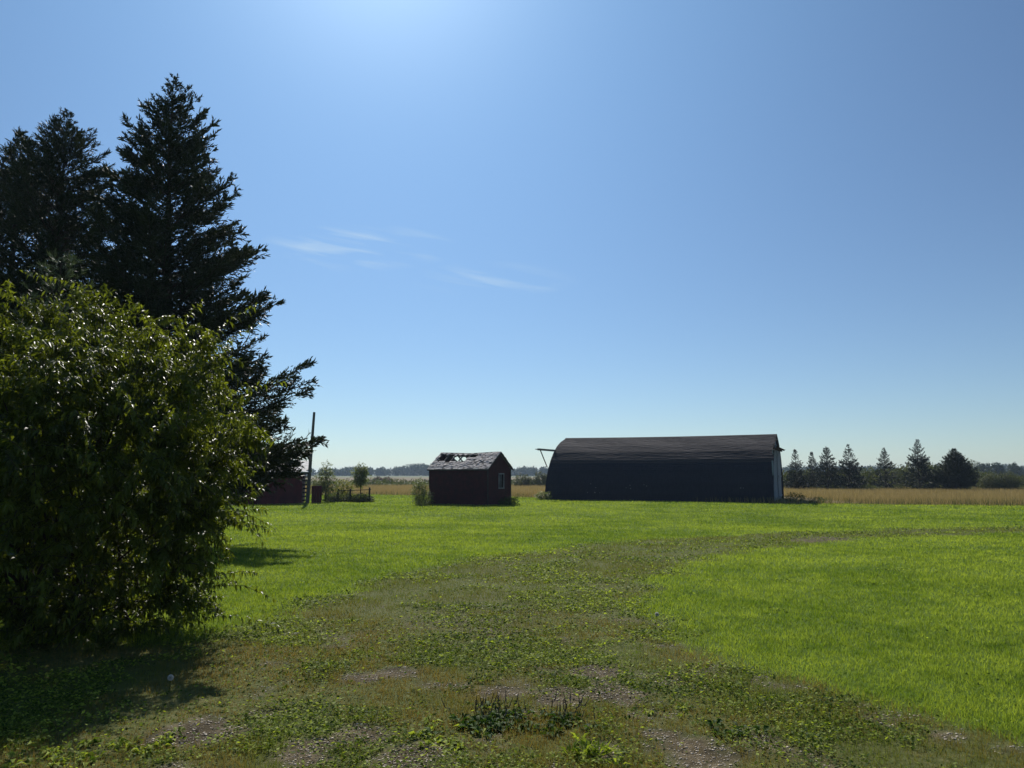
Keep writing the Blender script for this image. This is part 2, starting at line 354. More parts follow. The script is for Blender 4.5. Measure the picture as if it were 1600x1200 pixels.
def leaflets(rng, x, y, size, zoff, flat=.5):
    n = len(x); z = gh(x, y)+zoff
    c = np.stack([x, y, z], 1)
    nrm = rng.normal(0, flat, (n, 3)); nrm[:, 2] = 1; nrm /= np.linalg.norm(nrm, axis=1)[:, None]
    a = rng.uniform(0, 6.283, n); t1 = np.stack([np.cos(a), np.sin(a), 0*a], 1); t1 -= nrm*(t1*nrm).sum(1)[:, None]
    t1 /= np.linalg.norm(t1, axis=1)[:, None]; t2 = np.cross(nrm, t1); s = size[:, None]
    Vv = np.stack([c-t1*s, c+t2*s*.55, c+t1*s, c-t2*s*.55], 1).reshape(-1, 3)
    return Vv, np.arange(4*n).reshape(n, 4)
n = 420000
x, y = polar(rng, n, 3.6, 40)
tmk = np.maximum(trackmask(x, y)*(1-.5*sstep((y-14)/14)), .75*sstep((vnoise(x, y, 1.3, 90)*.6+vnoise(x, y, 3.1, 91)*.4-.72)/.08)*(y < edge(x)-1)); cl = fbm(x, y, .9, 55); bb = bare(x, y)
ok = (tmk+.02 > rng.random(n)) & (rng.random(n) < sstep((cl-.36)/.22)*(1-.8*np.clip(bb, 0, 1))*(1-.8*sstep((fbm(x, y, 1.0, 41)-.46)/.14)))
x, y = x[ok], y[ok]; d = np.hypot(x, y)
ht = (.3+1.6*vnoise(x, y, 4.5, 71)*vnoise(x, y, 9., 72))
Vv, Ff = leaflets(rng, x, y, (.007+.009*rng.random(len(x)))*np.maximum(d/5, 1)**.7, .006+.05*rng.random(len(x))**1.3*ht, .5)
vr = np.clip(rng.random(len(x))**1.5+.8*(fbm(x, y, .7, 61)-.45), 0, 1)
stuff(nmesh('clover', Vv, Ff, MAT['clover'], None, {'var': np.repeat(vr, 4)}), 'low clover and knotweed leaves spreading over the track', 'ground cover')
n = 110000
x, y = polar(rng, n, 3.6, 16)
ok = (trackmask(x, y) > .5) & (bare(x, y) > .25+.5*rng.random(n)); x, y = x[ok], y[ok]; n = len(x)
oc = np.array([[1, 0, 0], [-1, 0, 0], [0, 1, 0], [0, -1, 0], [0, 0, .32], [0, 0, -.5]])
of = np.array([[0, 2, 4], [2, 1, 4], [1, 3, 4], [3, 0, 4], [2, 0, 5], [1, 2, 5], [3, 1, 5], [0, 3, 5]])
s = (.0035+.008*rng.random(n)**4)*np.maximum(np.hypot(x, y)/5, 1)**.5
Vv = oc[None]*(s[:, None, None]*rng.uniform(.6, 1.3, (n, 6, 1))); a = rng.uniform(0, 6.28, n)
ca, sa = np.cos(a)[:, None], np.sin(a)[:, None]
Vx = Vv[..., 0]*ca-Vv[..., 1]*sa+x[:, None]; Vy = Vv[..., 0]*sa+Vv[..., 1]*ca+y[:, None]; Vz = Vv[..., 2]+gh(x, y)[:, None]+s[:, None]*.3
Vv = np.stack([Vx, Vy, Vz], -1).reshape(-1, 3); Ff = (of[None]+6*np.arange(n)[:, None, None]).reshape(-1, 3)
stuff(nmesh('gravel', Vv, Ff, MAT['stone']), 'pale gravel showing through bare patches of the track', 'gravel')
# dry grass of the field beyond the lawn
n = 330000
x, y = polar(rng, n, 46, 125, -38, 38)
e = edge(x); ok = (y > e-.2) & ~((x > 2) & (x < 25) & (y > 53) & (y < 74) & (x*.39+y*.92 > 59.2)); x, y = x[ok], y[ok]
e = edge(x); d = np.hypot(x, y); near = np.clip((y-e)/3, 0, 1)
h = (.35+.25*rng.random(len(x)))*(.7+.6*fbm(x, y, .12, 3)); w_ = .022*d/60
Vv, Ff = blades(rng, x, y, h, w_, .5)
greenish = (y-e < 1.8) & (rng.random(len(x)) < .6)
stuff(nmesh('dry_grass', Vv[np.repeat(~greenish, 3)], np.arange(3*(~greenish).sum()).reshape(-1, 3), MAT['dry'], None, {'var': np.repeat(rng.random((~greenish).sum()), 3)}), 'tall tan dry grass standing in the field beyond the lawn', 'grass')
stuff(nmesh('tall_grass', Vv[np.repeat(greenish, 3)], np.arange(3*greenish.sum()).reshape(-1, 3), MAT['brush'], None, {'var': np.repeat(rng.random(greenish.sum()), 3)}), 'unmown olive grass fringe where the lawn meets the field', 'grass')

# ------------------------------------------------------------------ vegetation builders
def unit(v): return v/np.maximum(np.linalg.norm(v, axis=-1, keepdims=True), 1e-9)
def kites(rng, P, D, ln, wd):               # folded needle sprigs / small leaves: 4 verts, 2 tris
    n = len(P); r = unit(np.cross(D, unit(rng.normal(size=(n, 3))))); q = np.cross(D, r)
    a = P; m = P+D*ln[:, None]*.45; tip = P+D*ln[:, None]
    v = np.stack([a, m+r*wd[:, None]*.5, m-r*wd[:, None]*.35+q*wd[:, None]*.35, tip], 1).reshape(-1, 3)
    b = 4*np.arange(n)[:, None]; f = np.concatenate([b+[0, 1, 3], b+[0, 3, 2]], 1).reshape(-1, 3); return v, f
def leaves(rng, P, D, ln, wd, droop=.35):   # folded lance-shaped leaves: 5 verts, 4 tris
    n = len(P); D = unit(D); up = np.zeros((n, 3)); up[:, 2] = 1
    s = unit(np.cross(D, unit(up+rng.normal(0, .45, (n, 3))))); nn = np.cross(s, D)
    l = ln[:, None]; w2 = wd[:, None]/2
    c = P+D*l*.45; tip = P+D*l-up*l*droop
    v = np.stack([P, c+s*w2+nn*w2*.5, c, c-s*w2+nn*w2*.5, tip], 1).reshape(-1, 3)
    b = 5*np.arange(n)[:, None]
    f = np.concatenate([b+[0, 1, 2], b+[0, 2, 3], b+[1, 4, 2], b+[2, 4, 3]], 1).reshape(-1, 3); return v, f
def spruce(seed, H, rad, nb, m, K, sl, sw, mat, name, label, cat, loc, group=None, h0=.04, up0=.75, upb=-.12, extra=(), crowd=1.0):
    rng = np.random.default_rng(seed)
    T = thing(name, label, cat, loc, 0, group)
    hh = h0+(1-h0)*rng.random(nb)**crowd; hh = np.sort(hh); az = np.arange(nb)*2.39996+rng.normal(0, .35, nb)
    Lb = rad(hh, az)*rng.uniform(.7, 1.1, nb)+.05
    if len(extra):
        hh = np.append(hh, [e[0] for e in extra]); az = np.append(az, [e[1] for e in extra]); Lb = np.append(Lb, [e[2] for e in extra]); nb = len(hh)
    a = upb+(up0-upb)*hh**1.4+rng.normal(0, .1, nb); bb = .22+rng.normal(0, .08, nb)
    if len(extra): a[-len(extra):] = np.where(hh[-len(extra):] < .3, upb-.16, a[-len(extra):])
    base = np.zeros((nb, 3)); base[:, 2] = hh*H*.985
    d0 = np.stack([np.cos(az), np.sin(az), 0*az], 1)
    def pos(i, t): 
        return base[i]+d0[i]*(Lb[i]*t)[:, None]+np.array([0, 0, 1])*(Lb[i]*(a[i]*t+bb[i]*t*t))[:, None]
    mb = MB(); sw_ = .03*H/10
    mb.tube([(0, 0, -.2), (0, 0, H*.02), (.01*H*rng.normal(), .01*H*rng.normal()*.5, H*.5), (0, 0, H*.8), (0, 0, H*.985)], [H*.0155, H*.0125, H*.008, H*.0035, .008], 8)
    for i in range(nb):
        if Lb[i] < .25: continue
        I = np.full(4, i); pp = pos(I, np.array([0, .35, .7, 1.]))
        r0 = .006+.011*Lb[i]
        mb.tube(pp, [r0, r0*.7, r0*.4, r0*.12], 4, cap=False)
    mb.build('trunk', MAT['bark'], T)
    cnt = np.maximum((m*Lb).astype(int), 5)
    if len(extra): cnt[-len(extra):] = (cnt[-len(extra):]*1.7).astype(int)
    I = np.repeat(np.arange(nb), cnt); n = len(I)
    tt = .1+.9*rng.random(n)**.85
    P = pos(I, tt); Tn = unit(pos(I, tt+.05)-P); S = unit(np.cross(Tn, [0, 0, 1.])); side = rng.choice([-1, 1], n)
    bl = (.36*Lb[I]*(1-tt)**.7+.16)*rng.uniform(.6, 1.25, n)*np.minimum(1, Lb[I]+.2)
    D = unit(Tn*rng.uniform(.5, 1.2, n)[:, None]+S*(side*rng.uniform(.15, 1, n))[:, None]+np.array([0, 0, 1])*rng.normal(-.02, .33, n)[:, None])
    J = np.repeat(np.arange(n), K); k = np.tile(np.arange(K), n)/K+rng.random(n*K)/K
    PP = P[J]+D[J]*(bl[J]*k)[:, None]; PP[:, 2] -= .12*bl[J]*k*(1-k)
    DD = unit(D[J]+rng.normal(0, .4, (n*K, 3))+np.array([0, 0, .1]))
    sl = sl*(.45+.55*np.minimum(1, Lb[I][J]/1.1)); sw = sw*(.45+.55*np.minimum(1, Lb[I][J]/1.1))
    v, f = kites(rng, PP, DD, sl*rng.uniform(.6, 1.35, n*K), sw*rng.uniform(.7, 1.3, n*K))
    vr = np.clip(rng.random(n)[J]*.6+.4*rng.random(n*K), 0, 1)
    nmesh('crown', v, f, mat, T, {'var': np.repeat(vr, 4)})
    return T
def lobes_pts(rng, n, lobes, shell=.38):
    wv = np.array([l[3]*l[4]+l[4]*l[5]+l[3]*l[5] for l in lobes]); wv = wv/wv.sum()
    i = rng.choice(len(lobes), n, p=wv); Lo = np.array(lobes)
    d = unit(rng.normal(size=(n, 3))); r = rng.random(n)**shell
    lump = 1+.16*np.sin(d[:, 0]*5+i)*np.sin(d[:, 2]*6+2*i)+.1*np.sin(d[:, 1]*9+d[:, 2]*7)
    P = Lo[i, :3]+d*Lo[i, 3:6]*(r*lump)[:, None]; return P, d
def leafy(seed, lobes, twigs, per, tl, ln, wd, mat, parent, droop=.35, shell=.38, hang=.25):
    rng = np.random.default_rng(seed)
    P, d = lobes_pts(rng, twigs, lobes, shell); keep = P[:, 2] > .04; P, d = P[keep], d[keep]; n = len(P)
    D = unit(d*.7+rng.normal(0, .45, (n, 3))+np.array([0, 0, .25])); tlr = tl*rng.uniform(.6, 1.4, n)
    J = np.repeat(np.arange(n), per); k = np.tile((np.arange(per)+.5)/per, n)
    PP = P[J]+D[J]*(tlr[J]*k)[:, None]; PP[:, 2] -= hang*tlr[J]*k*k*1.4
    T2 = unit(D[J]-np.array([0, 0, 1])*(2.2*hang*k)[:, None])
    S = unit(np.cross(T2, unit(rng.normal(size=(n, 3)))[J])); side = np.tile(np.where(np.arange(per) % 2, 1, -1), n)
    DD = unit(T2*.7+S*(side*.8)[:, None]+rng.normal(0, .22, (n*per, 3))-np.array([0, 0, hang]))
    v, f = leaves(rng, PP, DD, ln*rng.uniform(.65, 1.25, n*per), wd*rng.uniform(.75, 1.2, n*per), droop)
    vr = np.clip(rng.random(n)[J]*.5+rng.random(n*per)*.5, 0, 1)
    o = nmesh('crown', v, f, mat, parent, {'var': np.repeat(vr, 5)})
    mb = MB()
    for i in range(0, n, max(1, n//500)):
        q = [P[i]+D[i]*tlr[i]*kk-np.array([0, 0, hang*tlr[i]*kk*kk*1.4]) for kk in (0, .4, .8, 1)]
        mb.tube(q, [.004*ln/.09, .003*ln/.09, .002*ln/.09, .001*ln/.09], 3, cap=False)
    return o, mb
def shoots(seed, lobes, ns, per, sl, ln, wd, mat, parent):
    rng = np.random.default_rng(seed); P, d = lobes_pts(rng, ns, lobes, .33); k_ = P[:, 2] > .12; P, d = P[k_], d[k_]; n = len(P)
    D = unit(d*np.array([.9, .9, .6])+rng.normal(0, .42, (n, 3))+np.array([0, 0, .35])); S0 = P-D*sl*.55; Ls = sl*rng.uniform(.5, 1.2, n)*(1+.85*(rng.random(n) < .14))
    J = np.repeat(np.arange(n), per); k = np.tile((np.arange(per)+.5)/per, n)+rng.normal(0, .01, n*per)
    arch = rng.uniform(.12, .55, n)
    PP = S0[J]+D[J]*(Ls[J]*k)[:, None]; PP[:, 2] -= arch[J]*Ls[J]*k*k
    T2 = unit(D[J]-np.array([0, 0, 1])*(2*arch[J]*k)[:, None])
    a = k*per*2.4+rng.uniform(0, 6.28, n)[J]; s1 = unit(np.cross(T2, [.1, .2, .97])); s2 = np.cross(T2, s1)
    S = s1*np.cos(a)[:, None]+s2*np.sin(a)[:, None]
    DD = unit(T2*.55+S*.8+rng.normal(0, .15, (n*per, 3))-np.array([0, 0, .3]))
    v, f = leaves(rng, PP, DD, ln*rng.uniform(.6, 1.2, n*per)*(1.1-.4*k), wd*rng.uniform(.75, 1.2, n*per), rng.uniform(.1, .5, (n*per, 1)))
    v[:, 2] = np.maximum(v[:, 2], .01)
    vr = np.clip(rng.random(n)[J]*.6+rng.random(n*per)*.4, 0, 1)
    o = nmesh('crown', v, f, mat, parent, {'var': np.repeat(vr, 5)}); mb = MB()
    for i in range(0, n, 2):
        mb.tube([S0[i]+D[i]*Ls[i]*q-np.array([0, 0, arch[i]*Ls[i]*q*q]) for q in (0, .35, .7, 1)], [.005, .004, .003, .0015], 3, cap=False)
    return o, mb
def stems(mb, rng, base_r, tips, r0):
    for tpt in tips:
        b = np.array([rng.normal(0, base_r), rng.normal(0, base_r), -.1]); tpt = np.array(tpt)
        c = b*.4+tpt*.6; c[2] = b[2]+(tpt[2]-b[2])*.45; c[:2] = b[:2]+(tpt[:2]-b[:2])*.3
        mb.tube([b, c*.5+b*.5, c, (c+tpt)/2+rng.normal(0, .03, 3), tpt], [r0, r0*.8, r0*.6, r0*.35, r0*.12], 6, cap=False)
def shrub(seed, name, label, cat, loc, lobes, twigs, per, tl, ln, wd, mat, group=None, nst=12, r0=.03, br=.2, hang=.25, droop=.35, trunk=None, shell=.38):
    T = thing(name, label, cat, loc, 0, group); rng = np.random.default_rng(seed+100)
    o, mb = leafy(seed, lobes, twigs, per, tl, ln, wd, mat, T, droop, shell, hang) if droop else shoots(seed, lobes, twigs, per, tl, ln, wd, mat, T)
    tips, _ = lobes_pts(rng, nst, lobes, .6)
    if trunk:
        mb.tube([(0, 0, -.1), (.01, 0, trunk*.5), (0, .02, trunk)], [r0*1.3, r0, r0*.7], 8)
        for q in tips: q = np.array(q); mb.tube([(0, .02, trunk*.85), q*.5+np.array([0, 0, trunk*.5])*.9, q], [r0*.5, r0*.3, r0*.08], 5, cap=False)
    else: stems(mb, rng, br, [t_ for t_ in tips if t_[2] > .3], r0)
    if trunk or loc[1] < 20: mb.build('trunk' if trunk else 'stems', MAT['bark'], T)
    return T

# ------------------------------------------------------------------ big spruces on the left
def tipprof(h, xs_, rs_, H, up0=.75, upb=-.12):    # branch length so that its raised tip lies on the outline
    Lr = np.interp(h, xs_, rs_)
    for _ in range(6): Lr = .5*Lr+.5*np.interp(h+Lr*(upb+(up0-upb)*h**1.4+.22)/H, xs_, rs_)
    return Lr
def rad_main(h, az):
    left = .5-.5*np.cos(az)
    return tipprof(h, [.14, .25, .33, .45, .54, .66, .72, .8, .87, .93, 1.], [3.5, 3.7, 3.2, 2.75, 2.6, 2.1, 1.6, 1.35, 1.05, .65, .06], 12.9)*(1-.12*left)*(1+.1*np.sin(h*31+az*2))
y0 = 20.; x0, ztop = xz(272, 112, y0); g0 = float(gh(x0, y0))
ex = [(.26, -.25, 3.2), (.215, -.1, 4.4), (.225, -.45, 4.3), (.165, -.3, 3.8), (.17, .1, 3.6), (.15, -.7, 3.6), (.18, -.2, 4.0), (.17, -.5, 3.9), (.16, .1, 3.6), (.19, .2, 3.8), (.2, -.75, 4.0), (.31, -.15, 2.9), (.44, 0, 2.75), (.52, -.2, 2.45), (.56, .2, 2.2), (.7, 3.2, 1.7), (.72, 2.8, 1.6), (.66, 3.5, 1.8)]
spruce(11, ztop-g0, rad_main, 400, 17, 13, .14, .042, MAT['spruce'], 'spruce_tree', 'tallest dark spruce with long low limbs reaching over the red shed, behind the leafy shrub', 'tree', (x0, y0, g0), 'tall spruces at the left', extra=ex, h0=.13)
y1 = 20.5; x1, z1 = xz(106, 168, y1); g1 = float(gh(x1, y1))
def rad2(h, az): return tipprof(h, [.2, .4, .6, .75, .85, .92, .97, 1.], [3.2, 2.9, 2.3, 1.75, 1.35, .9, .35, .05], 12)*(1+.13*np.sin(h*27+az*3))
spruce(12, z1-g1, rad2, 370, 17, 12, .14, .034, MAT['spruce'], 'spruce_tree', 'second tall spruce, just left of the tallest one, with a narrow pointed tip', 'tree', (x1, y1, g1), 'tall spruces at the left')
y2 = 22.5; x2, z2 = xz(35, 200, y2); g2 = float(gh(x2, y2))
spruce(13, z2-g2, rad2, 360, 16, 9, .15, .048, MAT['spruce'], 'spruce_tree', 'leftmost tall spruce, cut by the left edge of the photo', 'tree', (x2, y2, g2), 'tall spruces at the left')
y3 = 10.8; x3, z3 = xz(96, 404, y3); g3 = float(gh(x3, y3))
spruce(14, z3-g3, lambda h, az: (1-h)**.8*1.3+.1, 130, 18, 9, .13, .018, MAT['bluespruce'], 'young_spruce', 'young grey-green spruce whose pale tip pokes out above the leafy shrub', 'tree', (x3, y3, g3), up0=.9)

# ------------------------------------------------------------------ leafy shrub in the left foreground
by = 8.7; bx = -4.9; bgz = float(gh(bx, by))
def lb(px, py, y, rx, ry, rz): X_, Z_ = xz(px, py, y); return (X_-bx, y-by, Z_-bgz, rx, ry, rz)
LB = [lb(90, 660, 8.7, 2.0, 1.7, 1.35), lb(235, 575, 8.4, .95, .9, .78), lb(60, 540, 8.5, 1.0, .9, .7), lb(160, 545, 8.9, .8, .8, .68),
      lb(285, 660, 8.3, .68, .9, .78), lb(290, 790, 8.2, .6, .8, .6), lb(215, 900, 8.2, 1.0, .95, .75), lb(40, 860, 8.2, 1.6, 1.1, 1.1),
      lb(-60, 700, 8.0, 1.6, 1.1, 1.6), lb(395, 668, 8.1, .3, .3, .12), lb(330, 790, 8.0, .36, .4, .34), lb(60, 640, 7.3, .95, 1.0, .95), lb(235, 715, 7.6, .75, .8, .75), lb(230, 540, 8.5, .25, .3, .25), lb(150, 490, 8.6, .2, .3, .34), lb(50, 480, 8.4, .25, .3, .36), lb(320, 560, 8.5, .25, .3, .34), lb(370, 640, 8.3, .25, .3, .25), lb(330, 730, 8.3, .4, .5, .35), lb(255, 850, 7.9, .55, .7, .7), lb(120, 950, 7.8, 1.4, .8, .5), lb(60, 760, 7.2, 1.0, .8, .8), lb(250, 940, 8.2, .55, .6, .45)]  # lobes nearest the camera added so the shrub shades the lower-left ground
shrub(21, 'leafy_shrub', 'large leafy shrub with drooping glossy leaves filling the left foreground', 'shrub', (bx, by, bgz), LB, 1750, 50, .62, .092, .026, MAT['bush'], nst=46, r0=.028, br=.3, droop=0)

# ------------------------------------------------------------------ arch-roofed barn
RB = -math.atan2(.39, .92); LBn, WB = 17.4, 10.7
barn = thing('arched_barn', 'long dark arch-roofed barn with brown shingles above and blue-black sides below', 'barn', (12.85, 64.3, 0), RB)
prof = [(0, 0), (.08, .6), (.3, 1.35), (.85, 2.42), (1.45, 3.2), (2.2, 3.86), (3.0, 4.36), (3.9, 4.75), (5.35, 5.17)]
pa = np.array(prof); seg = np.r_[0, np.cumsum(np.hypot(*np.diff(pa, axis=0).T))]
def arc(s): return np.array([np.interp(s, seg, pa[:, 0]), np.interp(s, seg, pa[:, 1])])
rng = np.random.default_rng(5)
upm, lom = MB(), MB()
ncourse = 44; cs = seg[-1]/ncourse; nseg = 58
for sgn in (0, 1):
    for c in range(ncourse):
        s0 = c*cs; s1 = (c+1)*cs; a_ = arc(s0); b_ = arc(s1); d_ = (b_-a_)/cs; nrm = np.array([-d_[1], d_[0]])
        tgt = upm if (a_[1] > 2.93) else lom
        xs_ = np.linspace(-LBn/2-.12, LBn/2+.12, nseg)
        lo_ = []; hi_ = []; un = []
        for X_ in xs_:
            wv = .015*math.sin(X_*.9+c*.3)+rng.normal(0, .004); sag = -.05*math.cos(X_/LBn*math.pi)*(a_[1]/5.2)
            p0 = a_+nrm*(.028+rng.normal(0, .003))-d_*.02; p1 = b_+nrm*.004
            def loc_(p): 
                yv = p[0]-WB/2; yv = yv if sgn == 0 else -yv
                return (X_, yv, p[1]+wv+sag+(.0 if c else 0))
            lo_.append(loc_(p0)); hi_.append(loc_(p1)); un.append(loc_(a_-d_*.02))
        vs = lo_+hi_+un; fs = []
        for i in range(nseg-1):
            q1 = (i, i+1, nseg+i+1, nseg+i); q2 = (2*nseg+i, 2*nseg+i+1, i+1, i)
            if sgn: q1 = q1[::-1]; q2 = q2[::-1]
            fs += [q1, q2]
        tgt.add(vs, fs)
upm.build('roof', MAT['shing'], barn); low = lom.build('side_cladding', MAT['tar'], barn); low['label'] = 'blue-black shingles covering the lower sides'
rc = MB(); 
for i in range(30):
    xa = -LBn/2-.13+i*(LBn+.26)/30; xb = xa+(LBn+.26)/30; za = 5.215-.05*math.cos(xa/LBn*math.pi); zb = 5.215-.05*math.cos(xb/LBn*math.pi)
    for s_ in (-1, 1): rc.add([(xa, 0, za), (xb, 0, zb), (xb, s_*.16, zb-.07), (xa, s_*.16, za-.07)], [(0, 1, 2, 3)])
rc.build('ridge_cap', MAT['shing'], barn)
out = [(p[0]-WB/2+.03, p[1]) for p in prof]+[(WB/2-.03-p[0], p[1]) for p in prof[::-1][1:]]
def gable(xc, mat, nm):
    mb = MB(); n_ = len(out)
    vs = [(xc-.04, p[0], p[1]*.985) for p in out]+[(xc+.04, p[0], p[1]*.985) for p in out]
    mb.add(vs, [tuple(range(n_)), tuple(range(2*n_-1, n_-1, -1))]+[(i, i+n_, (i+1) % n_+n_, (i+1) % n_) for i in range(n_)])
    return mb.build(nm, mat, barn)
gable(LBn/2-.12, MAT['bluewhite'], 'end_wall'); gable(-LBn/2+.12, MAT['dark'], 'end_wall')
# sliding doors, rail and hood on the right end; rail outrigger on the left end
for i, (ya, yb) in enumerate(((-3.6, -.1), (.0, 3.5))):
    dr = MB(); xo = LBn/2+.02+.05*i
    nb_ = 14
    for k in range(nb_):
        yc = ya+(k+.5)*(yb-ya)/nb_; dr.box((xo, yc, 2.02), (.03, (yb-ya)/nb_-.008, 3.75))
    for zc in (.35, 1.9, 3.6): dr.box((xo+.035, (ya+yb)/2, zc), (.03, yb-ya, .14))
    dr.build('sliding_door', MAT['bluewhite'], barn)
ct = MB(); ct.box((LBn/2+.06, -4.6, 1.55), (.1, .28, 3.0)); ct.build('corner_board', MAT['bluewhite'], barn)
rl = MB(); rl.box((LBn/2+.16, .0, 3.98), (.1, 8.6, .12)); rl.build('door_rail', MAT['dark'], barn)
hd = MB(); hd.box((LBn/2+.24, .0, 4.16), (.5, 8.8, .03), Matrix.Rotation(R(24), 3, 'Y')); hd.box((LBn/2+.36, 0, 4.04), (.025, 8.8, .12)); hd.build('rail_hood', MAT['dark'], barn)
rl = MB(); rl.box((-LBn/2-.1, -3.6, 4.0), (.08, 6.6, .11)); rl.box((-LBn/2-.16, -4.5, 4.09), (.2, 4.3, .03)); rl.bar((-LBn/2-.1, -5.6, 4.0), (-LBn/2-.1, -7.4, 4.02), .05)
rl.build('door_rail', MAT['grey'], barn)
bc = MB(); bc.bar((-LBn/2-.12, -6.25, 3.95), (-LBn/2-.1, -4.75, 2.6), .06); bc.build('brace', MAT['dark'], barn)
# torn pale spots low on the cladding
rng = np.random.default_rng(8)
for X_, Z_ in ((-5.2, .62), (-5.0, 1.3), (-4.6, .62), (-4.55, 1.0), (-4.2, .6), (-2.1, 1.0), (-1.8, 1.2), (-1.75, .95), (-.7, 1.25), (-.5, 1.15), (6.5, 1.05), (6.7, 1.05)):
    yv = np.interp(Z_, pa[:, 1], pa[:, 0])-WB/2-.05; s_ = rng.uniform(.03, .07)
    sp_ = MB(); sp_.box((X_, yv, Z_), (s_*1.3, .02, s_), Matrix.Rotation(rng.uniform(0, 1), 3, 'Y')); sp_.build('torn_patch', MAT['white'], barn)

# ------------------------------------------------------------------ derelict red shed in the middle
RS = -R(28.8); SL, SW = 4.68, 3.2
shed = thing('small_shed', 'small dark red shed with a collapsing holed shingle roof, left of the long barn', 'shed', (-2.91, 53.9, 0), RS)
EZ, RZ = 2.48, 3.57
wl = MB(); hx, hy = SL/2, SW/2; tw = .08
wl.box((0, -hy+tw/2, EZ/2), (SL, tw, EZ)); wl.box((0, hy-tw/2, EZ/2), (SL, tw, EZ))
pent = [(-hy+tw, 0), (hy-tw, 0), (hy-tw, EZ), (0, RZ-.08), (-hy+tw, EZ)]
def pentwall(mb, xa, xb, pts):
    n_ = len(pts); vs = [(xa, p[0], p[1]) for p in pts]+[(xb, p[0], p[1]) for p in pts]
    mb.add(vs, [tuple(range(n_)), tuple(range(2*n_-1, n_-1, -1))]+[(i, i+n_, (i+1) % n_+n_, (i+1) % n_) for i in range(n_)])
pentwall(wl, -hx+.003, -hx+tw, pent)
# right gable with a window opening y .05..: built from four pieces
wy0, wy1, wz0, wz1 = -.05, .55, 1.15, 2.05
xa, xb = hx-tw, hx-.003
pentwall(wl, xa, xb, [(-hy+tw, 0), (wy0, 0), (wy0, RZ-.09-abs(wy0)*.68), (-hy+tw, EZ)])
pentwall(wl, xa, xb, [(wy1, 0), (hy-tw, 0), (hy-tw, EZ), (wy1, RZ-.09-wy1*.68)])
pentwall(wl, xa, xb, [(wy0, 0), (wy1, 0), (wy1, wz0), (wy0, wz0)])
pentwall(wl, xa, xb, [(wy0, wz1), (wy1, wz1), (wy1, RZ-.09-wy1*.68), (0, RZ-.08), (wy0, RZ-.09-abs(wy0)*.68)])
wl.build('wall', MAT['red'], shed)
wf = MB(); fw = .06
for (ya, yb, za, zb) in ((wy0-fw, wy1+fw, wz1, wz1+fw+.02), (wy0-fw-.03, wy1+fw+.03, wz0-fw-.02, wz0), (wy0-fw, wy0, wz0, wz1), (wy1, wy1+fw, wz0, wz1)):
    wf.box((hx+.012, (ya+yb)/2, (za+zb)/2), (.05, yb-ya, zb-za))
wf.box((hx-.02, .25, 1.6), (.04, .035, .9))
win = wf.build('window', MAT['white'], shed)
gl = MB(); gl.box((hx-.05, .25, 1.6), (.012, .6, .9)); gl.build('pane', MAT['glass'], win)
for sx, sy in ((1, -1), (1, 1), (-1, -1)):
    cb = MB(); cb.box((sx*(hx+.012), sy*(hy-.03), EZ/2-.02), (.024, .1, EZ-.05)); cb.build('corner_board', MAT['dark'], shed)
sl_len = math.hypot(hy+.16, (RZ-EZ)*(hy+.16)/hy); ang = math.atan2(RZ-EZ, hy)
def slope_pt(X_, t_, side, off=0):          # t_=0 at the eave, 1 at the ridge
    yv = side*(hy+.16)*(1-t_); z_ = RZ-(RZ-EZ)*abs(yv)/hy
    sag = -.09*math.sin(min(max((X_+hx)/SL, 0), 1)*math.pi)*t_
    n_ = Vector((0, side*math.sin(ang), math.cos(ang)))
    return Vector((X_, yv, z_+sag))+n_*off
def inhole(X_, t_, side):
    s_ = X_+hx+.1
    if side < 0: return (.22 < s_ < 2.55 and .46 < t_ < .88) or (.7 < s_ < 3.3 and .72 < t_ < .9) or (2.3 < s_ < 2.7 and .5 < t_ < .8)
    return .7 < s_ < 1.85 and .48 < t_ < .8
rng = np.random.default_rng(17)
rf = MB()
for side in (-1, 1):                        # sheathing boards
    nrow = 11
    for r_ in range(nrow):
        ta, tb = r_/nrow, (r_+.93)/nrow; step = .19; X_ = -hx-.12
        while X_ < hx+.12:
            xe = min(X_+step, hx+.12)
            if not inhole((X_+xe)/2+rng.normal(0, .04), (ta+tb)/2, side):
                a1, a2, a3, a4 = slope_pt(X_, ta, side), slope_pt(xe, ta, side), slope_pt(xe, tb, side), slope_pt(X_, tb, side)
                up = Vector((0, 0, .022)); vs = [a1, a2, a3, a4, a1+up, a2+up, a3+up, a4+up]
                rf.add(vs, [(3, 2, 1, 0), (4, 5, 6, 7), (0, 1, 5, 4), (2, 3, 7, 6), (1, 2, 6, 5), (3, 0, 4, 7)])
            X_ = xe
roof = rf.build('roof', MAT['grey'], shed)
sh = MB()
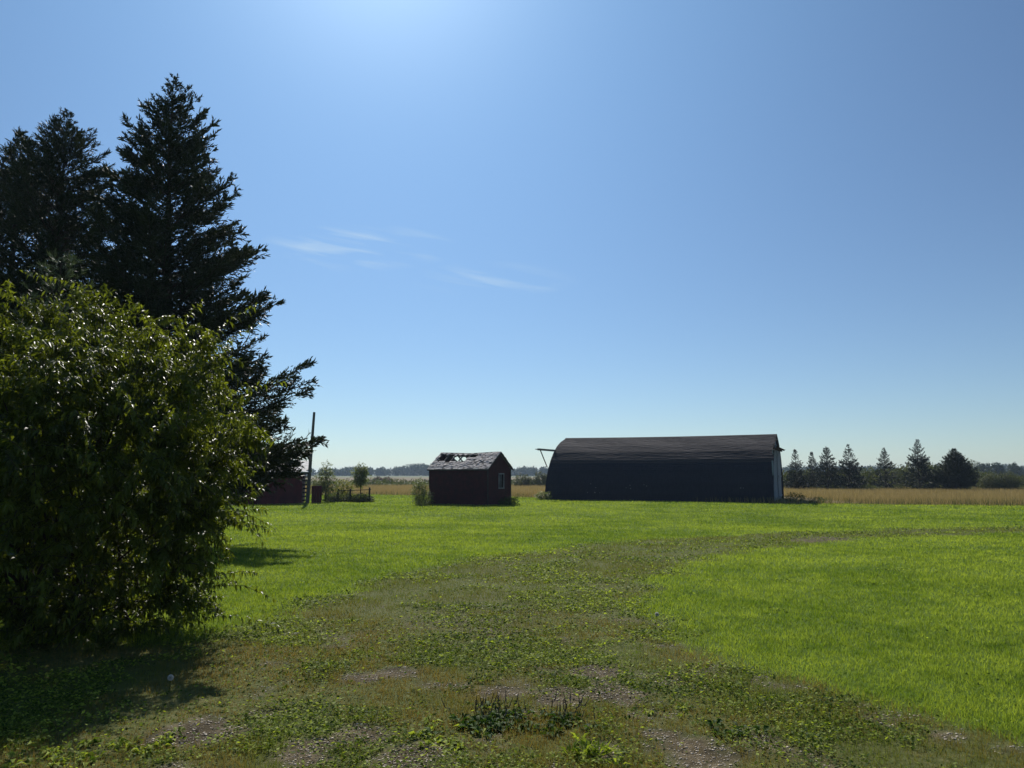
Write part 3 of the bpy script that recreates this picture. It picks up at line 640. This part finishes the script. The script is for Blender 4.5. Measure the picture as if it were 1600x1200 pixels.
for side in (-1, 1):
    for r_ in range(13):
        X_ = -hx-.15+rng.random()*.1
        while X_ < hx+.13:
            wd_ = rng.uniform(.1, .24); t_ = r_/13
            if not inhole(X_+wd_/2+rng.normal(0, .09), t_+.04+rng.normal(0, .03), side) and rng.random() > (.16+.2*math.sin(X_*2.1+r_)**2 if side < 0 else .1):
                lf = .035+abs(rng.normal(0, .018)); jx = rng.normal(0, .012); t2 = min(t_+.12, 1.0)
                wd_ = min(wd_, hx+.14-X_)
                a1 = slope_pt(X_+jx, t_+rng.normal(0, .008), side, lf); a2 = slope_pt(X_+wd_+jx*2, t_+rng.normal(0, .012), side, lf+rng.normal(0, .012))
                a3 = slope_pt(X_+wd_, t2, side, .028); a4 = slope_pt(X_, t2, side, .028)
                dn = Vector((0, 0, -.012)); vs = [a1, a2, a3, a4, a1+dn, a2+dn, a3+dn, a4+dn]
                sh.add(vs, [(0, 1, 2, 3), (7, 6, 5, 4), (0, 4, 5, 1), (1, 5, 6, 2), (3, 2, 6, 7), (0, 3, 7, 4)])
            X_ += wd_+.008
s_o = sh.build('shingles', MAT['shake'], roof)
for X_ in (-2.3, -1.68, -1.12, -.5, .1, .7, 1.3, 1.9, 2.3):
    for side in (-1, 1):
        mb = MB(); mb.bar(slope_pt(X_, .02, side, -.05), slope_pt(X_, .985, side, -.05), .045, .09); mb.build('rafter', MAT['grey'], roof)
mb = MB(); mb.bar(slope_pt(-hx-.1, 1, -1, -.02), slope_pt(0, 1, -1, -.02), .03, .1); mb.bar(slope_pt(0, 1, -1, -.02), slope_pt(hx+.1, 1, -1, -.02), .03, .1); mb.build('ridge_board', MAT['dark'], roof)
for side in (-1, 1):
    mb = MB(); mb.bar(slope_pt(hx+.13, -.01, side, -.03), slope_pt(hx+.13, .99, side, -.03), .025, .11); mb.build('barge_board', MAT['dark'], roof)
mb = MB(); mb.bar(slope_pt(-hx-.1, 0, -1, -.02), slope_pt(hx+.12, 0, -1, -.03), .025, .1); mb.build('fascia', MAT['dark'], roof)

# ------------------------------------------------------------------ red shed with metal roof behind the spruce
rbx, rby, rr = -19.6, 55.2, R(12)
rs = thing('metal_roofed_shed', 'low dark red shed with a shining white metal roof behind the spruce', 'shed', (rbx, rby, 0), rr)
ML, MW = 9.2, 4.4; e1, e2 = 2.36, 3.0
mb = MB(); mb.box((0, -MW/2+.05, e1/2), (ML, .1, e1)); mb.box((0, MW/2-.05, e1/2), (ML, .1, e1))
for sx in (-1, 1):
    pentwall(mb, sx*(ML/2-.1), sx*(ML/2-.002), [(-MW/2+.1, 0), (MW/2-.1, 0), (MW/2-.1, e1), (0, e2-.05), (-MW/2+.1, e1)])
mb.build('wall', MAT['redv'], rs)
mb = MB(); an = math.atan2(e2-e1, MW/2); sll = math.hypot(MW/2+.35, (e2-e1)*(MW/2+.35)/(MW/2))
for s_ in (-1, 1):
    nr = 80
    for k in range(nr):
        xa = -ML/2-.45+k*(ML+.9)/nr; xb = xa+(ML+.9)/nr; o1 = .02 if k % 4 == 0 else 0; 
        a1 = Vector((xa, s_*(MW/2+.35), e1-.17)); a2 = Vector((xb, s_*(MW/2+.35), e1-.17)); a3 = Vector((xb, 0, e2)); a4 = Vector((xa, 0, e2))
        u_ = Vector((0, 0, .04+o1)); mb.add([a1, a2, a3, a4, a1+u_, a2+u_, a3+u_, a4+u_], [(3, 2, 1, 0), (4, 5, 6, 7), (0, 1, 5, 4), (1, 2, 6, 5), (3, 0, 4, 7)])
mb.build('roof', MAT['metal'], rs)
mb = MB(); mb.box((0, -MW/2-.32, e1-.22), (ML+.9, .03, .12)); mb.build('fascia', MAT['dark'], rs)
mb = MB(); mb.box((-1.0, -MW/2-.03, 1.0), (1.1, .05, 1.95)); dd = mb.build('door', MAT['redv'], rs)
mb = MB(); mb.box((-.6, -MW/2-.08, 1.0), (.04, .04, .16)); mb.build('handle', MAT['dark'], dd)

# utility pole, slatted gate, red panel, rail fence
yp = 54.; xb_, _ = xz(480, 785, yp); xt_, zt_ = xz(491, 644, yp)
up_ = thing('utility_pole', 'tall slightly leaning wooden pole beside the red shed', 'pole', (xb_, yp, 0))
mb = MB(); mb.tube([(0, 0, -.3), ((xt_-xb_)*.5, 0, zt_*.5), (xt_-xb_, 0, zt_)], [.13, .11, .085], 10); mb.build('post', MAT['pole'], up_)
mb = MB(); mb.bar((.1, 0, 2.35), (-.55, .1, 2.25), .06); mb.build('bracket', MAT['dark'], up_)
ga = thing('slatted_panel', 'dark slatted wooden panel between the red shed and the pole', 'fence', (-14.75, 54.9, 0))
for sx in (-.33, .36):
    mb = MB(); mb.bar((sx, 0, -.1), (sx+.03, 0, 1.95), .07); mb.build('post', MAT['dark'], ga)
for k in range(7):
    mb = MB(); zc = .2+k*.27; mb.bar((-.38, -.05, zc), (.4, -.05, zc+.06), .11, .03, up=(0, 1, 0)); mb.build('slat', MAT['dark'], ga)
rp = thing('board_panel', 'short dark red board panel right of the leaning pole', 'fence', (-13.75, 54.6, 0))
mb = MB()
for k in range(4): mb.box((-.27+k*.18, 0, .62+.015*(k % 2)), (.17, .03, 1.24))
mb.build('boards', MAT['redv'], rp)
for zc in (.3, .9):
    mb = MB(); mb.box((0, .04, zc), (.74, .05, .09)); mb.build('batten', MAT['dark'], rp)
fn = thing('rail_fence', 'low wooden rail fence with two posts beside the small leafy trees', 'fence', (-11.5, 57.5, 0))
for px in (528, 547, 577):
    X_, _ = xz(px, 770, 57.5); mb = MB(); mb.bar((X_+11.5, 0, -.1), (X_+11.52, 0, .98+(.1 if px == 577 else 0)), .11); mb.build('post', MAT['dark'], fn)
xa, _ = xz(520, 765, 57.5); xb, _ = xz(580, 765, 57.5)
mb = MB(); mb.bar((xa+11.5, -.09, .82), (xb+11.5, -.09, .92), .05, .12, up=(0, 1, 0)); mb.build('rail', MAT['dark'], fn)

# ------------------------------------------------------------------ small leafy trees and bushes
def place(px, py, y): X_, Z_ = xz(px, py, y); return X_
G_ = 'small trees by the fence'
shrub(31, 'leafy_tree', 'small grey-green leafy tree between the pole and the rail fence', 'tree', (place(508, 780, 57), 57, 0), [(0, 0, 1.5, .6, .6, 1.15), (.05, 0, 2.4, .38, .4, .6), (-.55, .1, 1.2, .5, .5, .8), (.4, 0, 1.0, .5, .5, .8)], 620, 7, .3, .1, .05, MAT['leaf'], G_, nst=14, r0=.03, trunk=1.2, shell=.6)
shrub(32, 'leafy_tree', 'round-crowned young tree standing behind the rail fence', 'tree', (place(563, 780, 60), 60, 0), [(0, 0, 2.0, .62, .6, .7), (.05, 0, 2.45, .42, .4, .42), (-.1, 0, 1.5, .5, .5, .4)], 560, 7, .26, .1, .05, MAT['leaf'], G_, nst=12, r0=.035, trunk=1.4, shell=.6)
shrub(33, 'yellow_bush', 'yellow-green bush between the two small leafy trees', 'bush', (place(538, 778, 61), 61, 0), [(0, 0, .9, .75, .5, .7)], 420, 6, .2, .1, .05, MAT['yleaf'], nst=8, r0=.015)
shrub(34, 'weed_bush', 'tall weedy bush against the left corner of the small holed shed', 'bush', (place(657, 788, 51.8), 51.8, 0), [(0, 0, .75, .5, .4, .75), (.25, 0, .45, .5, .4, .45), (-.1, 0, 1.3, .25, .25, .4)], 550, 7, .28, .12, .035, MAT['leaf'], nst=14, r0=.012)
shrub(35, 'weed_bush', 'low dark weeds at the right corner of the small holed shed', 'bush', (place(800, 787, 52.3), 52.3, 0), [(0, 0, .25, .42, .4, .28), (-.5, -.2, .2, .3, .3, .25)], 260, 6, .18, .09, .04, MAT['weed'], nst=6, r0=.01)
shrub(36, 'weed_bush', 'low weeds at the left foot of the long barn', 'bush', (place(850, 780, 62.), 62., 0), [(0, 0, .28, .6, .4, .32)], 260, 6, .22, .11, .045, MAT['leaf'], nst=6, r0=.01)
shrub(37, 'weed_bush', 'dark weeds beside the white-boarded end of the long barn', 'bush', (place(1243, 782, 57.5), 57.5, 0), [(0, 0, .25, .8, .5, .38), (1.4, -.6, .12, .8, .4, .2)], 380, 6, .22, .1, .04, MAT['weed'], nst=6, r0=.01)
shrub(38, 'distant_bush', 'rounded olive bush in the field just right of the small holed shed', 'bush', (place(816, 766, 118), 118, 0), [(0, 0, .9, 1.3, 1, 1.1), (.9, 0, .7, .8, .8, .7)], 520, 6, .4, .2, .1, MAT['brush'], 'bushes in the far field', nst=6, r0=.03)
shrub(39, 'distant_bush', 'rounded dark bush in the field at the left edge of the long barn', 'bush', (place(846, 766, 118), 118, 0), [(0, 0, 1.0, 1.2, 1, 1.2)], 460, 6, .4, .2, .1, MAT['brush'], 'bushes in the far field', nst=6, r0=.03)
shrub(40, 'brown_bush', 'left one of two small reddish brown bushes in the far field', 'bush', (place(592, 753, 165), 165, 0), [(0, 0, .6, 1.0, .7, .75)], 300, 6, .4, .22, .1, MAT['brown'], 'brown bushes in the far field', nst=5, r0=.03)
shrub(41, 'brown_bush', 'right one of two small reddish brown bushes in the far field', 'bush', (place(607, 753, 165), 165, 0), [(0, 0, .55, 1.1, .7, .7)], 300, 6, .4, .22, .1, MAT['brown'], 'brown bushes in the far field', nst=5, r0=.03)

# stuff masses: leafy clumps of quads
def mass(seed, name, label, cat, mat, centres, per, size, lsz):
    rng = np.random.default_rng(seed); Cn = np.array(centres); n = len(Cn)*per; J = np.repeat(np.arange(len(Cn)), per)
    d = unit(rng.normal(size=(n, 3))); r = rng.random(n)**.45
    P = Cn[J, :3]+d*r[:, None]*Cn[J, 3:6]; P[:, 2] = np.abs(P[:, 2]); D = unit(d*.6+rng.normal(0, .6, (n, 3)))
    l = lsz*rng.uniform(.6, 1.4, n)*(Cn[J, 6] if Cn.shape[1] > 6 else 1)
    v, f = kites(rng, P, D, l, l*.5)
    vr = np.clip(rng.random(len(Cn))[J]*.6+rng.random(n)*.4, 0, 1)
    return stuff(nmesh(name, v, f, mat, None, {'var': np.repeat(vr, 4)}), label, cat)
rng = np.random.default_rng(77)
cen = []
for k in range(230):                        # thicket behind the young spruces
    X_ = rng.uniform(30, 105); Y_ = rng.uniform(99, 113); px = 800+1200*X_/Y_
    hgt = np.interp(px, [1150, 1230, 1340, 1400, 1440, 1500, 1530, 1560, 1700], [2.2, 2.4, 2.6, 3.4, 3.5, 3.2, 2.2, 2.0, 2.1])*rng.uniform(.78, 1.12)
    cen.append((X_, Y_, hgt*.5, rng.uniform(.7, 1.5), 1.2, hgt*.5))
mass(1, 'thicket', 'dense olive willow thicket behind the row of young spruces', 'thicket', MAT['brush'], cen, 420, 0, .3)
cen = [(rng.uniform(-75, 28), rng.uniform(120, 150), .35, rng.uniform(1, 3), 1.5, rng.uniform(.4, .95)) for k in range(150)]
mass(2, 'field_brush', 'low green brush strip crossing the field behind the sheds', 'brush', MAT['brush'], cen, 130, 0, .35)
cen = []
for k in range(640):                        # far forest
    X_ = rng.uniform(-480, 620); Y_ = rng.uniform(700, 760)
    px = 800+1200*X_/Y_; hgt = (8.2+1.6*math.sin(px*.021)+1.0*math.sin(px*.07))*rng.uniform(.75, 1.12)
    cen.append((X_, Y_, hgt*.52, rng.uniform(3, 6), 4, hgt*.52))
mass(3, 'far_forest', 'bluish wooded ridge along the horizon behind the fields', 'forest', MAT['forest'], cen, 300, 0, 1.7)
cen = []
for k in range(150):                        # spruce wood at far right
    X_ = rng.uniform(170, 330); Y_ = rng.uniform(290, 330); h_ = rng.uniform(5.2, 7.2)
    for q in range(7):
        f_ = q/7; cen.append((X_, Y_, h_*(.1+.85*f_), 2.0*(1-f_)+.25, 2.0*(1-f_)+.25, h_*.1, .5+.5*(1-f_)))
mass(4, 'spruce_wood', 'bluish spruce wood on the horizon at the far right', 'forest', MAT['forest'], cen, 55, 0, 1.0)
# weeds along the foot of fence / tree row
cen = [(x_, 57.3+rng.normal(0, .25), .2, .3, .25, rng.uniform(.25, .5)) for x_ in np.linspace(-13.6, -10.4, 26)]
mass(5, 'tall_weeds', 'tall weeds growing under the rail fence', 'weeds', MAT['brush'], cen, 150, 0, .13)
cen = [(rng.uniform(36, 66), rng.uniform(92, 97), .2, .8, .5, rng.uniform(.25, .7)) for k in range(90)]
mass(6, 'undergrowth', 'green undergrowth around the feet of the young spruces', 'undergrowth', MAT['brush'], cen, 120, 0, .22)

# ------------------------------------------------------------------ row of young spruces, right
row = [(1242, 703, 1.35, 'first young spruce right of the long barn, slim with a thin tip', 94, .3),
       (1268, 707, 1.15, 'shortest young spruce, second from the long barn, tucked behind its neighbours', 97, .3),
       (1291, 696, 1.65, 'third young spruce from the long barn, tall and bushy', 93, .25),
       (1325, 695, 1.8, 'fourth young spruce from the long barn, wide skirted with even tiers', 93, .25),
       (1381, 700, 1.5, 'sparse young spruce standing alone in the middle of the row', 93, .5),
       (1433, 687, 2.0, 'tallest young spruce of the row, with a ragged pointed crown', 92, .2),
       (1490, 701, 2.45, 'broadest and darkest spruce, last of the row to the right', 90, .0)]
for i, (px, py, r_, lab, Y_, gap) in enumerate(row):
    X_, Zt = xz(px, py, Y_)
    nb = int(170*(1.6 if gap == 0 else 1-.6*gap)); up = .75
    spruce(60+i, Zt, (lambda h, az, r_=r_: (1-h)**1.0*r_*1.1+.04), nb, 11 if gap else 14, 7, .2 if gap < .4 else .18, .06, MAT['farspruce'] if gap else MAT['spruce'], 'young_spruce', lab, 'tree', (X_, Y_, 0), 'row of young spruces', up0=up, upb=.12)
shrub(70, 'leafy_tree', 'thin-crowned leafy tree rising behind the broad dark spruce', 'tree', (place(1512, 768, 101), 101, 0), [(0, 0, 3.1, 1.4, 1, 1.1), (-1, 0, 2.4, 1, 1, 1)], 420, 6, .4, .16, .09, MAT['brush'], nst=14, r0=.05, trunk=1.6, shell=.7)
shrub(71, 'field_bush', 'rounded olive bush right of the broad dark spruce', 'bush', (place(1562, 768, 92), 92, 0), [(0, 0, 1.1, 1.9, 1.2, 1.1), (1.2, 0, 1.2, 1.2, 1, 1.0), (-1.2, 0, .9, 1.1, 1, .9)], 1300, 7, .35, .16, .07, MAT['brush'], nst=10, r0=.03)

# ------------------------------------------------------------------ foreground weeds and dandelions
def rosette(seed, px, py, name, label, n, ln, wd, mat, spread, stalks=0, upw=.6):
    X_, Y_ = ground_at(px, py); rng = np.random.default_rng(seed); T = thing(name, label, 'weed', (X_, Y_, float(gh(X_, Y_))))
    c = rng.normal(0, spread, (max(n//9, 1), 2)); J = rng.integers(0, len(c), n); a = rng.uniform(0, 6.283, n)
    D = np.stack([np.cos(a), np.sin(a), rng.uniform(.25, 1.3, n)*upw], 1)
    P = np.stack([c[J, 0], c[J, 1], np.zeros(n)], 1)+D*.015
    v, f = leaves(rng, P, D, ln*rng.uniform(.5, 1.2, n), wd*rng.uniform(.7, 1.2, n), .3)
    nmesh('leaves', v, f, mat, T, {'var': np.repeat(rng.random(n), 5)})
    if stalks:
        for k in range(stalks):
            mb = MB(); s_ = c[rng.integers(0, len(c))]+rng.normal(0, .03, 2); h_ = rng.uniform(.09, .17); q = rng.normal(0, .015, 2)
            mb.tube([(s_[0], s_[1], 0), (s_[0]+q[0], s_[1]+q[1], h_*.55), (s_[0]+q[0]*2, s_[1]+q[1]*2, h_*.6), (s_[0]+q[0]*3, s_[1]+q[1]*3, h_)], [.0015, .0012, .004, .0015], 5)
            mb.build('seed_stalk', MAT['dark'], T)
rosette(1, 775, 1130, 'plantain_weed', 'large dark plantain clump with upright seed stalks, centre foreground', 330, .085, .034, MAT['weed'], .14, 26)
rosette(2, 870, 1128, 'plantain_weed', 'smaller dark plantain clump with seed stalks, just right of the large one', 170, .08, .03, MAT['weed'], .1, 20)
rosette(3, 925, 1182, 'grass_tuft', 'bright green leafy tuft at the bottom centre', 150, .1, .018, MAT['clover'], .06, 0, 1.4)
rosette(4, 1160, 1150, 'broadleaf_weed', 'dark low weed on the gravel right of the bottom centre', 80, .06, .03, MAT['weed'], .08)
rosette(5, 705, 1150, 'broadleaf_weed', 'pale green broad-leaved weed left of the large plantain clump', 150, .07, .03, MAT['clover'], .16)
rosette(6, 1060, 1115, 'broadleaf_weed', 'bright low weed on the brown grass, right of the plantains', 60, .05, .022, MAT['clover'], .08)
rosette(7, 250, 1165, 'broadleaf_weed', 'pale low weed in the shade at the lower left', 120, .06, .026, MAT['clover'], .14)
rosette(8, 100, 1190, 'broadleaf_weed', 'leafy weed in the lower left corner', 160, .07, .03, MAT['clover'], .18)
for i, (px, py, lab) in enumerate(((1026, 975, 'white dandelion puff at the edge of the bright lawn'), (264, 1082, 'white dandelion puff in the shade at the lower left'))):
    X_, Y_ = ground_at(px, py); T = thing('dandelion', lab, 'flower', (X_, Y_, float(gh(X_, Y_))), 0, 'dandelion puffs')
    mb = MB(); mb.tube([(0, 0, -.01), (.004, 0, .05), (.006, .002, .1)], .0022, 6); mb.build('stem', MAT['clover'], T)
    rng = np.random.default_rng(i); D = unit(rng.normal(size=(420, 3))); P = np.tile(np.array([[.006, .002, .105]]), (420, 1))
    v, f = kites(rng, P, D, np.full(420, .024), np.full(420, .008)); nmesh('seed_head', v, f, MAT['puff'], T, {'var': np.repeat(rng.random(420), 4)})

# ------------------------------------------------------------------ haze
hz, t = newmat('haze'); pv = N(t, 'ShaderNodeVolumePrincipled'); pv.inputs['Density'].default_value = .00023
pv.inputs['Color'].default_value = (.6, .78, 1, 1); pv.inputs['Anisotropy'].default_value = .3
o = N(t, 'ShaderNodeOutputMaterial'); L(t, pv.outputs[0], o.inputs['Volume'])
mb = MB(); mb.box((0, 0, 7.5), (6400, 6400, 18)); h_ = mb.build('haze', hz); h_['kind'] = 'stuff'; h_['label'] = 'thin pale blue summer haze over the fields'; h_['category'] = 'haze'
